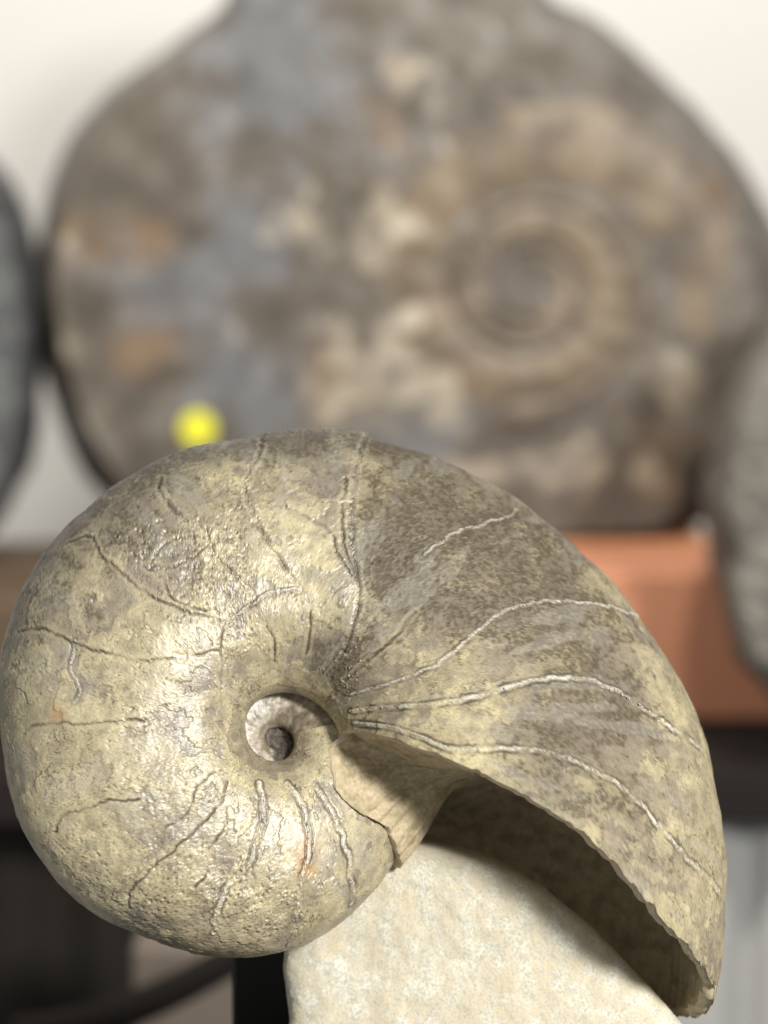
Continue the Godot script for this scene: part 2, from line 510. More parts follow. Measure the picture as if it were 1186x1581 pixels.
func smooth_path(flat: Array, n: int, wob: FastNoiseLite) -> Array:
	# points every 1.2 units or so along the line, a little wavy
	var knots := []
	for k in flat.size() / 2:
		knots.append(Vector2(flat[2 * k], flat[2 * k + 1]))
	var out := []
	var along := 0.0
	for k in knots.size() - 1:
		var p0: Vector2 = knots[maxi(k - 1, 0)]
		var p1: Vector2 = knots[k]
		var p2: Vector2 = knots[k + 1]
		var p3: Vector2 = knots[mini(k + 2, knots.size() - 1)]
		var length := on_shell(p1.x, p1.y).distance_to(on_shell(p2.x, p2.y))
		var steps := maxi(int(length / 1.2), 2)
		for m in steps:
			var q := p1.cubic_interpolate(p2, p0, p3, m / float(steps))
			var r := radius(q.x)
			var w := wob.get_noise_2d(along * 0.7, n * 50.0) * 2.4 + wob.get_noise_2d(along * 3.0, n * 50.0 + 9.0) * 0.5
			var w2 := wob.get_noise_2d(along * 0.7, n * 50.0 + 25.0) * 2.4
			out.append(q + Vector2(w / (r * 0.5), w2 / (r * 1.3)))
			along += length / steps
	return out

func build_seams(root: Node3D, calcite: Material) -> void:
	# the white sutures stand proud of the shell as strings of small crystals
	var wob := noise(0.045, 3, FastNoiseLite.TYPE_SIMPLEX, 31)
	var lump := noise(0.10, 3, FastNoiseLite.TYPE_SIMPLEX, 41)
	for n in lines.size():
		if lines[n][0] != 0 and lines[n][0] != 3:
			continue
		var path := smooth_path(lines[n][1], n, wob)
		var girth := 1.2 if lines[n][0] == 0 else 0.75
		if n in [20, 21]: girth = 1.9
		if n == 22: girth = 1.2
		var ring := 8
		var pts := PackedVector3Array()
		var cs := PackedColorArray()
		var rows := 0
		for m in range(1, path.size() - 1):
			var p := on_shell(path[m].x, path[m].y)
			var nrm := out_of_shell(path[m].x, path[m].y)
			var tan := (on_shell(path[m + 1].x, path[m + 1].y) - on_shell(path[m - 1].x, path[m - 1].y)).normalized()
			var side := tan.cross(nrm).normalized()
			var ends := minf(1.0, minf(m, path.size() - m) / 14.0)
			var g := girth * ends * clampf(0.45 + 2.2 * lump.get_noise_2d(m * 0.9, n * 40.0) + 1.5 * lump.get_noise_2d(m * 3.2, n * 40.0 + 7.0), 0.03, 1.7)
			p += side * (2.6 * lump.get_noise_2d(m * 1.4, n * 40.0 + 150.0) + 1.6 * lump.get_noise_2d(m * 4.5, n * 40.0 + 170.0))
			var sink := -0.5 + 2.2 * lump.get_noise_2d(m * 0.8, n * 40.0 + 90.0)
			for k in ring + 1:
				var a := TAU * k / ring
				var rr := g * (1.0 + 0.5 * lump.get_noise_3d(m * 3.0, cos(a) * 9.0, n * 30.0 + sin(a) * 9.0))
				pts.append((p + nrm * (sink + sin(a) * rr * 0.55) + side * cos(a) * rr * 1.25) * UNIT)
				var w := clampf(0.50 + lump.get_noise_3d(m * 2.4, k * 6.0, n * 11.0) * 2.4, 0.0, 1.0)
				cs.append(Color(.20, .17, .12).lerp(Color(.54, .50, .41), w))
			rows += 1
		var o := part("suture_seam", grid_mesh(pts, cs, rows, ring + 1, true), calcite, root)
		if n == 20: o.set_meta("label", "thick white suture seam with a broken step")
		if n == 21: o.set_meta("label", "white suture seam with an orange stain beside it")

# ---------------------------------------------------------------- the living chamber
func chamber_q(s: float, w: float, inside: float) -> Vector2:
	# closed section of the mouth: w = 0 at the keel, 0.62 at the umbilical edge, 1 on the whorl below; inside = thickness of the wall
	var a := absf(w)
	var r := radius(s)
	var g := radius(s - TURN) / r
	var q: Vector2
	if a < 0.62:
		var v := a / 0.62 * 0.92
		q = section(v)
		var t := section(v + 0.01) - section(v - 0.01)
		q -= Vector2(t.y, -t.x).normalized() * (inside / r)
	else:
		var f := (a - 0.62) / 0.38
		var e := section(0.92)
		var t := section(0.93) - section(0.91)
		e -= Vector2(t.y, -t.x).normalized() * (inside / r)
		var low := section(lerpf(0.64, 0.0, clampf((f - 0.2) / 0.8, 0.0, 1.0))) * g
		var lift := 1.0 + (inside * 0.9 - 2.0) / (radius(s - TURN) * 0.7)
		low *= lift
		q = e.lerp(low, smoothstep(0.0, 0.24, f)) if f < 0.24 else low
	return q if w >= 0.0 else Vector2(q.x, -q.y)

func chamber_lip(w: float) -> float:
	var a := absf(w)
	if a < 0.62:
		return mouth(a / 0.62 * 0.92 * signf(w))
	var f := (a - 0.62) / 0.38
	if f < 0.2:
		return lerpf(mouth(0.92), -0.16, f / 0.2)
	return table(INNER_LIP, lerpf(0.62, 0.0, (f - 0.2) / 0.8))

var rim_noise := noise(0.022, 4, FastNoiseLite.TYPE_SIMPLEX, 17)

func chipped(s: float, p: Vector3) -> float:
	# the lip is broken back unevenly
	var n := rim_noise.get_noise_3dv(p)
	return s - maxf(n * 8.0, -1.5) / (radius(s) * 0.6)

func build_chamber(root: Node3D, inner: Material) -> void:
	var mid := noise(0.03, 4, FastNoiseLite.TYPE_SIMPLEX_SMOOTH, 14)
	var fine := noise(0.14, 3, FastNoiseLite.TYPE_SIMPLEX_SMOOTH, 15)
	var band := noise(0.02, 3, FastNoiseLite.TYPE_SIMPLEX, 16)
	var rim := noise(0.05, 4, FastNoiseLite.TYPE_SIMPLEX, 17)
	var rows := 230
	var cols := 560
	var pts := PackedVector3Array()
	var cs := PackedColorArray()
	var c_in := Color(.50, .42, .275)
	var c_pale := Color(.56, .50, .36)
	var c_deep := Color(.31, .24, .145)
	var c_moss := Color(.27, .28, .13)
	for i in rows:
		# rows 0..7 roll over the edge of the wall, the rest run back into the chamber
		for j in cols:
			var w := lerpf(-1.0, 1.0, j / float(cols - 1))
			var lip := chamber_lip(w)
			var p0 := at(lip, chamber_q(lip, w, 0.0))
			lip = chipped(lip, p0)
			var chip := rim.get_noise_3dv(p0)
			var thick := 12.0 + chip * 6.0 + 11.0 * smoothstep(0.66, 0.55, absf(w))
			var p: Vector3
			var c: Color
			if i < 8:
				var f := i / 7.0
				var back := 2.5 * (1.0 - sin(PI * f)) + chip * 3.0
				p = at(lip - back / (radius(lip) * 0.6), chamber_q(lip, w, lerpf(-0.5, thick, f)))
				p += Vector3(1, 1, 1) * fine.get_noise_3dv(p) * 1.2
				c = c_pale.lerp(c_in, clampf(0.30 + mid.get_noise_3dv(p) * 1.2, 0.0, 1.0)) * (1.0 + 0.3 * fine.get_noise_3dv(p))
			else:
				var th := (i - 8) / float(rows - 9) * PI / 2.0
				var shrink := 1.0 - cos(th)
				var start := lip - (2.5 + chip * 3.0) / (radius(lip) * 0.6)
				var s := lerpf(start, -0.06, smoothstep(0.0, 0.62, th)) - 0.40 * sin(th)
				var oval := Vector2(.66 + .29 * cos(w * PI), .275 * sin(w * PI))
				var wall_q := chamber_q(s, w, thick + 6.0 * smoothstep(0.0, 0.3, th)).lerp(oval, smoothstep(0.25, 1.25, th))
				p = at(s, wall_q.lerp(Vector2(.66, 0.0), shrink))
				var nm := mid.get_noise_3dv(p)
				var nf := fine.get_noise_3dv(p)
				var nb := band.get_noise_2d(th * 260.0, w * 40.0)
				c = c_in.lerp(c_deep, clampf(0.25 + nm * 1.2 + nb * 0.4, 0.0, 0.85))
				if absf(w) > 0.62:
					c = c.lerp(c_moss, clampf(smoothstep(0.12, 0.5, nm) * 0.5, 0.0, 0.5))
				c = c * (1.0 + 0.40 * nf)
				p += (axis_y * cos(s) - axis_x * sin(s)) * -1.0 * (nm * 3.0 + nf * 0.9 + nb * 0.7) * minf(1.0, th * 4.0)
			pts.append(p * UNIT)
			cs.append(Color(clampf(c.r, .03, .8), clampf(c.g, .03, .8), clampf(c.b, .02, .8)))
	part("living_chamber", grid_mesh(pts, cs, rows, cols, true), inner, root)

# ---------------------------------------------------------------- the pale rock that fills and carries the shell
func build_matrix(root: Node3D, stone: Material) -> void:
	var mid := noise(0.012, 3, FastNoiseLite.TYPE_SIMPLEX_SMOOTH, 21)
	var fine := noise(0.07, 4, FastNoiseLite.TYPE_SIMPLEX_SMOOTH, 22)
	var spot := noise(0.022, 4, FastNoiseLite.TYPE_SIMPLEX_SMOOTH, 23)
	var grit := noise(0.17, 3, FastNoiseLite.TYPE_SIMPLEX, 24)
	# as it stands: height, left edge, right edge
	var left := [1285, 575, 1330, 540, 1400, 500, 1455, 455, 1478, 436, 1500, 433, 1540, 440, 1581, 445, 1640, 440, 1700, 428, 1770, 420]
	var right := [1285, 590, 1294, 617, 1309, 690, 1326, 748, 1348, 800, 1373, 842, 1421, 903, 1480, 963, 1548, 1028, 1600, 1072, 1660, 1050, 1770, 1060]
	var rows := 300
	var around := 440
	var pts := PackedVector3Array()
	var cs := PackedColorArray()
	for i in rows + 1:
		var y := lerpf(1285.0, 1770.0, i / float(rows))
		var x0 := table(left, y)
		var x1 := table(right, y)
		var hw := (x1 - x0) / 2.0
		for j in around:
			# most of the points lie on the front
			var u := j / float(around - 1)
			var a := lerpf(PI, 0.0, u / 0.8) if u < 0.8 else lerpf(0.0, -PI, (u - 0.8) / 0.2)
			var cx := signf(cos(a)) * pow(absf(cos(a)), 0.55 if u < 0.8 else 0.3)
			var cz := signf(sin(a)) * pow(absf(sin(a)), 0.22)
			if u < 0.8:
				var lin := 2.0 * (u / 0.8) - 1.0
				cx = lin
				cz = pow(maxf(1.0 - pow(absf(lin), 9.0), 0.0), 0.5)
			var front := -6.0 + 0.10 * maxf(x0 + hw + cx * hw - 600.0, -60.0) + 0.16 * maxf(y - 1480.0, 0.0) + 10.0 * (1.0 - cx * cx)
			var z := front - 40.0 * (1.0 - cz) if cz > 0.0 else front - 40.0 + cz * 110.0
			var squeeze := 1.0 if cz > 0.0 else 1.0 - 0.12 * -cz
			var p := Vector3(x0 + hw + cx * hw * squeeze - 593.0, 790.5 - y, z)
			var nm := mid.get_noise_3dv(p)
			var nf := fine.get_noise_3dv(p)
			var ng := grit.get_noise_3dv(p)
			var ns := spot.get_noise_3dv(p)
			var outward := Vector3(cx * absf(cx) * 0.8, 0.0, cz).normalized()
			p += outward * (nm * 4.0 + nf * 0.30 + ng * 0.55) * minf(1.0, hw / 80.0)
			var c := Color(.645, .62, .515).lerp(Color(.69, .69, .63), smoothstep(0.15, 1.0, ns))
			c = c.lerp(Color(.52, .38, .19), clampf(smoothstep(0.05, 0.7, -ns + nf * 0.5) * 0.16 + maxf(ng - 0.02, 0.0) * 1.9 * smoothstep(0.35, -0.2, ns), 0.0, 0.6))
			c = c * (1.0 + 0.42 * ng + 0.10 * nf)
			pts.append(p * UNIT)
			cs.append(Color(clampf(c.r, .03, .82), clampf(c.g, .03, .82), clampf(c.b, .02, .82)))
	part("matrix_rock", grid_mesh(pts, cs, rows + 1, around, false), stone, root)

func build_plug(root: Node3D, earth: Material) -> void:
	# packed sediment in the middle of the umbilicus
	var n := noise(0.09, 4, FastNoiseLite.TYPE_SIMPLEX, 78)
	var pts := PackedVector3Array()
	var cs := PackedColorArray()
	for i in 26:
		for j in 61:
			var a := TAU * j / 60.0
			var r := 44.0 * i / 25.0
			var p := Vector3(cos(a) * r, sin(a) * r, 0.0)
			var b := n.get_noise_3dv(p)
			var q := COIL + axis_x * p.x + axis_y * p.y + axis_z * (8.0 + r * r * 0.006 + b * 6.0)
			pts.append(q * UNIT)
			cs.append(Color(.060, .050, .040).lerp(Color(.16, .135, .105), clampf(0.25 + b * 1.6, 0.0, 1.0)))
	part("sediment_plug", grid_mesh(pts, cs, 26, 61, true), earth, root)

func build_crust(root: Node3D, calcite: Material) -> void:
	# crumbs of crystal in the fold of the umbilicus
	var rng := RandomNumberGenerator.new()
	rng.seed = 77
	var st := SurfaceTool.new()
	st.begin(Mesh.PRIMITIVE_TRIANGLES)
	for k in 110:
		var t := rng.randf()
		var s := lerpf(-1.36, -0.72, t) + rng.randfn(0.0, 0.05)
		var v := lerpf(.71, .87, t) + rng.randfn(0.0, 0.018)
		var p := on_shell(s, v) + out_of_shell(s, v) * 0.5
		var b := Basis(Vector3(rng.randfn(), rng.randfn(), rng.randfn()).normalized(), rng.randf() * 6.0)
		var r := rng.randf_range(0.9, 3.0)
		var shade := rng.randf()
		st.set_color(Color(.10, .08, .06).lerp(Color(.40, .36, .29), shade * shade))
		st.set_smooth_group(-1)
		var c := []
		for d in [Vector3.RIGHT, Vector3.LEFT, Vector3.UP, Vector3.DOWN, Vector3.BACK, Vector3.FORWARD]:
			c.append((p + b * d * r * rng.randf_range(0.6, 1.2)) * UNIT)
		for x in 2:
			for y in [2, 3]:
				for z in [4, 5]:
					var flip: bool = (x + y + z) % 2 == 0
					st.add_vertex(c[x])
					st.add_vertex(c[z] if flip else c[y])
					st.add_vertex(c[y] if flip else c[z])
	st.generate_normals()
	part("crystal_crust", st.commit(), calcite, root)

func build_fossil() -> void:
	var foot := seen(740, 1760, FOCUS)
	var root := thing("nautilus_fossil", foot, "cream brown coiled nautilus shell with white suture seams on a pale rock", "fossil")
	var turned := Basis(Vector3.RIGHT, deg_to_rad(-PITCH))
	var bump := noise_map(0.02, 5, 1024, 51)
	var skin := mat(Color.WHITE, 1.0)
	skin.vertex_color_use_as_albedo = true
	relief(skin, bump, 0.006, 26.0)
	skin.roughness = 0.46
	skin.metallic_specular = 0.68
	skin.clearcoat_enabled = true
	skin.clearcoat = 0.40
	skin.clearcoat_roughness = 0.40
	var calcite := mat(Color.WHITE, 0.35)
	calcite.vertex_color_use_as_albedo = true
	var chalk := mat(Color.WHITE, 0.9)
	chalk.vertex_color_use_as_albedo = true
	relief(chalk, bump, 0.006, 90.0)
	var wall := mat(Color.WHITE, 0.7)
	wall.vertex_color_use_as_albedo = true
	relief(wall, bump, 0.025, 30.0)
	var dull: StandardMaterial3D = skin.duplicate()
	dull.roughness = 0.56
	dull.metallic_specular = 0.42
	dull.clearcoat_enabled = false
	build_coil(root, skin, dull)
	build_seams(root, calcite)
	build_crust(root, calcite)
	build_plug(root, wall)
	build_chamber(root, wall)
	build_matrix(root, chalk)
	var origin := seen(593, 790.5, FOCUS) - foot
	for o in root.get_children():
		o.transform = Transform3D(turned, origin)

# ---------------------------------------------------------------- stones behind
func ring_stone(outline: Array, rings: Array, wave: float, sd: int, paint: Callable, steps := 240, face_rings := 46, face := []) -> ArrayMesh:
	# a slab from a closed outline (metres, y up, in its own plane): rings of [inset, depth], then the front filled to its middle
	var n := noise(14.0, 4, FastNoiseLite.TYPE_SIMPLEX_SMOOTH, sd)
	# with face given, the rings run from the outline (0) to the edge of the front (1)
	var line := []
	var edge := []
	var total := outline.size()
	for k in steps:
		var x := k / float(steps) * total
		var i := int(x)
		for side in [[outline, line], [face, edge]]:
			if side[0].size():
				side[1].append(side[0][i].cubic_interpolate(side[0][(i + 1) % total], side[0][(i - 1 + total) % total], side[0][(i + 2) % total], x - i))
	var mid := Vector2.ZERO
	for q in line: mid += q / steps
	var pts := PackedVector3Array()
	var cs := PackedColorArray()
	var rows := 0
	var all := rings.duplicate()
	var last: Array = rings[rings.size() - 1]
	for k in range(1, face_rings + 1):
		all.append([(1.0 + k / float(face_rings)) if face.size() else lerpf(last[0], 1.0, k / float(face_rings)), last[1]])
	for r in all:
		for k in steps + 1:
			var q: Vector2 = line[k % steps]
			var inset: float = r[0]
			if face.size():
				q = q.lerp(edge[k % steps], inset) if inset <= 1.0 else edge[k % steps].lerp(mid, inset - 1.0)
				inset = maxf(inset - 1.0, 0.0)
			else:
				q = q.lerp(mid, inset)
			var p := Vector3(q.x, q.y, r[1])
			var w := n.get_noise_3dv(p)
			p += Vector3((q - mid).normalized().x * (1.0 - inset), (q - mid).normalized().y * (1.0 - inset), 0.6) * w * wave
			pts.append(p)
			cs.append(paint.call(p, r[0]))
		rows += 1
	return grid_mesh(pts, cs, rows, steps + 1, true)

func build_slab() -> void:
	var depth := 1.47
	var px := UNIT * depth / FOCUS
	var foot := Vector3((560.0 - 593.0) * px, EYE.y - 0.2127, EYE.z - depth)
	var root := thing("ammonite_slab", foot, "large rounded polished grey brown slab showing a coiled ammonite", "fossil slab")
	var base := seen(560, 800, depth)
	var shape := []
	var face := []
	var outer_px := [[210, 806], [135, 745], [92, 670], [66, 580], [54, 490], [54, 410], [72, 320], [98, 240], [138, 178], [202, 116], [283, 58], [343, 14], [366, -30], [372, -90], [440, -150], [600, -165], [760, -150], [830, -90], [836, -25], [858, 8], [912, 34], [974, 80], [1040, 138], [1100, 200], [1150, 268], [1192, 335], [1222, 410], [1230, 490], [1212, 590], [1180, 700], [1130, 800], [900, 806], [560, 806], [330, 806]]
	var face_px := [[250, 790], [205, 740], [160, 670], [122, 580], [100, 490], [92, 410], [102, 320], [125, 240], [163, 180], [222, 124], [298, 72], [360, 26], [384, -26], [390, -80], [450, -135], [600, -148], [750, -135], [812, -84], [818, -20], [842, 22], [898, 50], [956, 96], [1018, 152], [1072, 210], [1118, 274], [1152, 338], [1172, 410], [1160, 490], [1108, 590], [1064, 690], [1030, 780], [880, 796], [560, 796], [350, 796]]
	for q in outer_px:
		shape.append(Vector2((q[0] - 560.0) * px, (806.0 - q[1]) * px))
	var near := (depth - 0.06) / depth
	for q in face_px:
		face.append(Vector2((q[0] - 560.0) * px * near, (806.0 - q[1]) * px * near))
	var n1 := noise(9.0, 4, FastNoiseLite.TYPE_SIMPLEX_SMOOTH, 61)
	var n2 := noise(24.0, 4, FastNoiseLite.TYPE_SIMPLEX_SMOOTH, 62)
	var n3 := noise(60.0, 3, FastNoiseLite.TYPE_SIMPLEX_SMOOTH, 63)
	var blue := [[390, 370, 75, 1.0], [420, 150, 100, .9], [260, 420, 75, .9], [390, 590, 90, 1.0], [640, 660, 80, 1.0], [430, 30, 90, .8], [600, 160, 70, .6], [770, 220, 50, .6]]
	var pale := [[600, 330, 50, 1.0], [470, 340, 40, 1.0], [570, 390, 40, .8], [650, 590, 70, .8], [560, 520, 70, .6], [540, 610, 60, .5], [900, 690, 60, .8], [1020, 560, 50, .8], [630, 150, 50, .6], [985, 695, 17, 1.8], [1030, 562, 24, 1.6], [680, 572, 16, 1.5], [630, 475, 16, 1.4], [760, 700, 18, 1.2], [1010, 590, 15, 1.2], [120, 530, 30, .9], [720, 690, 50, .6], [150, 640, 30, .7]]  # pale patches; the smallest are glints painted into the colour
	var ochre := [[280, 340, 60, .9], [240, 540, 60, .8], [600, 160, 60, .6], [1050, 300, 70, .6], [1000, 700, 60, .7], [520, 580, 70, .5], [160, 320, 60, .4]]
	var spread := func(list: Array, p: Vector3) -> float:
		var x := p.x / px + 560.0
		var y := 806.0 - p.y / px
		var sum := 0.0
		for b in list:
			var d: float = ((x - b[0]) * (x - b[0]) + (y - b[1]) * (y - b[1])) / (b[2] * b[2])
			if d < 5.0: sum += b[3] * exp(-d)
		return sum
	var paint := func(p: Vector3, inset: float) -> Color:
		var a := n1.get_noise_3dv(p)
		var b := n2.get_noise_3dv(p)
		var c3 := n3.get_noise_3dv(p)
		var c := Color(.112, .097, .081).lerp(Color(.160, .137, .112), clampf(0.45 + b * 1.3, 0.0, 1.0))
		c = c.lerp(Color(.150, .162, .180), clampf(smoothstep(0.0, 1.15, spread.call(blue, p) + b * 1.0 + c3 * 0.5), 0.0, 0.75))
		c = c.lerp(Color(.20, .135, .080), clampf(smoothstep(0.25, 0.95, spread.call(ochre, p) + b * 0.8 + a * 0.3), 0.0, 0.8))
		c = c.lerp(Color(.34, .30, .235), clampf(smoothstep(0.40, 1.05, spread.call(pale, p) + c3 * 0.9 + b * 0.5), 0.0, 0.9))
		c = c.lerp(Color(.060, .050, .042), clampf(smoothstep(0.18, 0.5, -b + c3 * 0.6 + a * 0.3) * 0.6, 0.0, 0.7))
		return c * (0.84 + c3 * 0.3)
	var stone := mat(Color.WHITE, 0.42)
	stone.metallic_specular = 0.4
	stone.vertex_color_use_as_albedo = true
	relief(stone, noise_map(0.012, 5, 512, 64), 0.10, 6.0)
	var rings := [[0.10, -0.075], [0.0, -0.06], [0.0, -0.02], [0.35, 0.015], [0.75, 0.040], [0.93, 0.054], [1.0, 0.06]]
	var slab := part("slab_body", ring_stone(shape, rings, 0.0035, 65, paint, 300, 110, face), stone, root)
	slab.position = base - foot - Vector3(0, 0.004, 0)
	# the coiled ammonite stands a little proud of the polished face
	var pts := PackedVector3Array()
	var cs := PackedColorArray()
	var rows := 520
	var cols := 17
	for i in rows:
		var t := i / float(rows - 1)
		var s := -TAU * 3.0 * (1.0 - t)
		var r := 365.0 * exp(s * log(2.1) / TAU)
		var ang := deg_to_rad(-50.0) - s
		for j in cols:
			var f := j / float(cols - 1)
			var rr := r * lerpf(0.46, 1.0, f)
			var bulge := sin(PI * f)
			var ribs := 0.5 + 0.5 * sin(s * 17.0)
			var z := 0.0582 + (0.0045 * bulge * (0.78 + 0.22 * ribs)) * clampf(r / 170.0, 0.25, 1.0) * clampf((1.0 - t) * 9.0, 0.0, 1.0)
			var p := Vector3((805.0 + cos(ang) * rr - 560.0) * px, (806.0 - 430.0 + sin(ang) * rr) * px, z)
			var b := n2.get_noise_3dv(p)
			var c := Color(.120, .096, .070).lerp(Color(.185, .145, .102), clampf(0.5 + b * 1.5, 0.0, 1.0))
			c = c.lerp(Color(.24, .21, .165), clampf(smoothstep(0.3, 0.7, n3.get_noise_3dv(p) + b * 0.5), 0.0, 0.7))
			c = c.lerp(Color(.46, .42, .35), clampf(smoothstep(0.4, 1.05, spread.call(pale, p) + n3.get_noise_3dv(p) * 0.6), 0.0, 0.9))  # the pale patches and painted glints carry on over the coil
			c = c.lerp(Color(.060, .050, .042), clampf(smoothstep(0.15, 0.5, n1.get_noise_3dv(p) - b * 0.5) * 0.5, 0.0, 0.6))
			pts.append(p)
			cs.append(c)
	var coil := part("ammonite", grid_mesh(pts, cs, rows, cols, true), stone, root)
	coil.position = slab.position
	coil.set_meta("label", "ribbed ammonite coil in the slab")
	# its wall of dark brown calcite winds between the whorls
	pts = PackedVector3Array()
	cs = PackedColorArray()
	rows = 360
	for i in rows:
		var s := lerpf(-TAU * 2.95, -TAU * 0.86, i / float(rows - 1))
		var r := 365.0 * exp(s * log(2.1) / TAU)
		var ang := deg_to_rad(-50.0) - s
		var wide := clampf(r * 0.085, 4.0, 13.0) * (1.0 + 1.2 * n2.get_noise_2d(s * 0.02, 3.0))
		for k in 9:
			var a := PI * k / 8.0
			var rr := r * 0.985 + cos(a) * wide
			var p := Vector3((805.0 + cos(ang) * rr - 560.0) * px, (806.0 - 430.0 + sin(ang) * rr) * px, 0.0595 + 0.0028 * sin(a))
			pts.append(p)
			cs.append(Color(.120, .098, .074) * (1.0 + n3.get_noise_3dv(p) * 0.8))
	part("shell_wall", grid_mesh(pts, cs, rows, 9, true), stone, coil)
	var paper := mat(Color(.62, .61, .025), 0.6)
	var disc := CylinderMesh.new()
	disc.top_radius = 0.0098
	disc.bottom_radius = 0.0098
	disc.height = 0.0008
	disc.radial_segments = 40
	var st := part("sticker", disc, paper)
	st.rotation.x = PI / 2.0
	st.position = seen(305, 662, depth - 0.073)
	st.position.z = base.z + 0.0625
	tag(st, "round bright yellow paper sticker on the big polished slab", "sticker")

func oval(cx: float, cy: float, hw: float, hh: float, px: float, power := 2.3, n := 26, lean := 0.0) -> Array:
	var out := []
	for k in n:
		var a := -TAU * k / n
		var x := signf(cos(a)) * pow(absf(cos(a)), 2.0 / power) * hw
		var y := signf(sin(a)) * pow(absf(sin(a)), 2.0 / power) * hh
		out.append(Vector2((cx + x + lean * y) * px, (cy + y) * px))
	return out

func build_side_stones() -> void:
	var n2 := noise(40.0, 4, FastNoiseLite.TYPE_SIMPLEX_SMOOTH, 71)
	var n3 := noise(150.0, 3, FastNoiseLite.TYPE_SIMPLEX_SMOOTH, 72)
	var stone := mat(Color.WHITE, 0.6)
	stone.vertex_color_use_as_albedo = true
	relief(stone, noise_map(0.015, 5, 512, 73), 0.25, 9.0)
	var d := 1.21
	var px := UNIT * d / FOCUS
	var foot := seen(1352, 1172, d)
	var a := thing("grey_stone", foot, "speckled light grey stone slab at the right edge, beside the terracotta block", "stone")
	var paint := func(p: Vector3, inset: float) -> Color:
		var c := Color(.100, .092, .080).lerp(Color(.165, .155, .135), clampf(0.5 + n2.get_noise_3dv(p) * 1.4 + n3.get_noise_3dv(p) * 0.8, 0.0, 1.0))
		return c
	part("stone_body", ring_stone(oval(0, 372, 245, 370, px, 2.0), [[0.2, -0.085], [0.03, -0.08], [0.0, -0.065], [0.0, -0.02], [0.04, -0.006], [0.10, 0.0]], 0.009, 74, paint, 140, 30), stone, a)
	d = 1.40
	px = UNIT * d / FOCUS
	foot = seen(-95, 862, d)
	var b := thing("dark_stone", foot, "dark blue grey stone cut off by the left edge, beside the big slab", "stone")
	var paint2 := func(p: Vector3, inset: float) -> Color:
		return Color(.050, .053, .056).lerp(Color(.105, .11, .115), clampf(0.5 + n2.get_noise_3dv(p) * 1.4 + n3.get_noise_3dv(p), 0.0, 1.0))
	part("stone_body", ring_stone(oval(0, 320, 140, 322, px), [[0.2, -0.09], [0.03, -0.08], [0.0, -0.06], [0.0, -0.03], [0.05, -0.01], [0.12, 0.0]], 0.007, 75, paint2, 120, 26), stone, b)

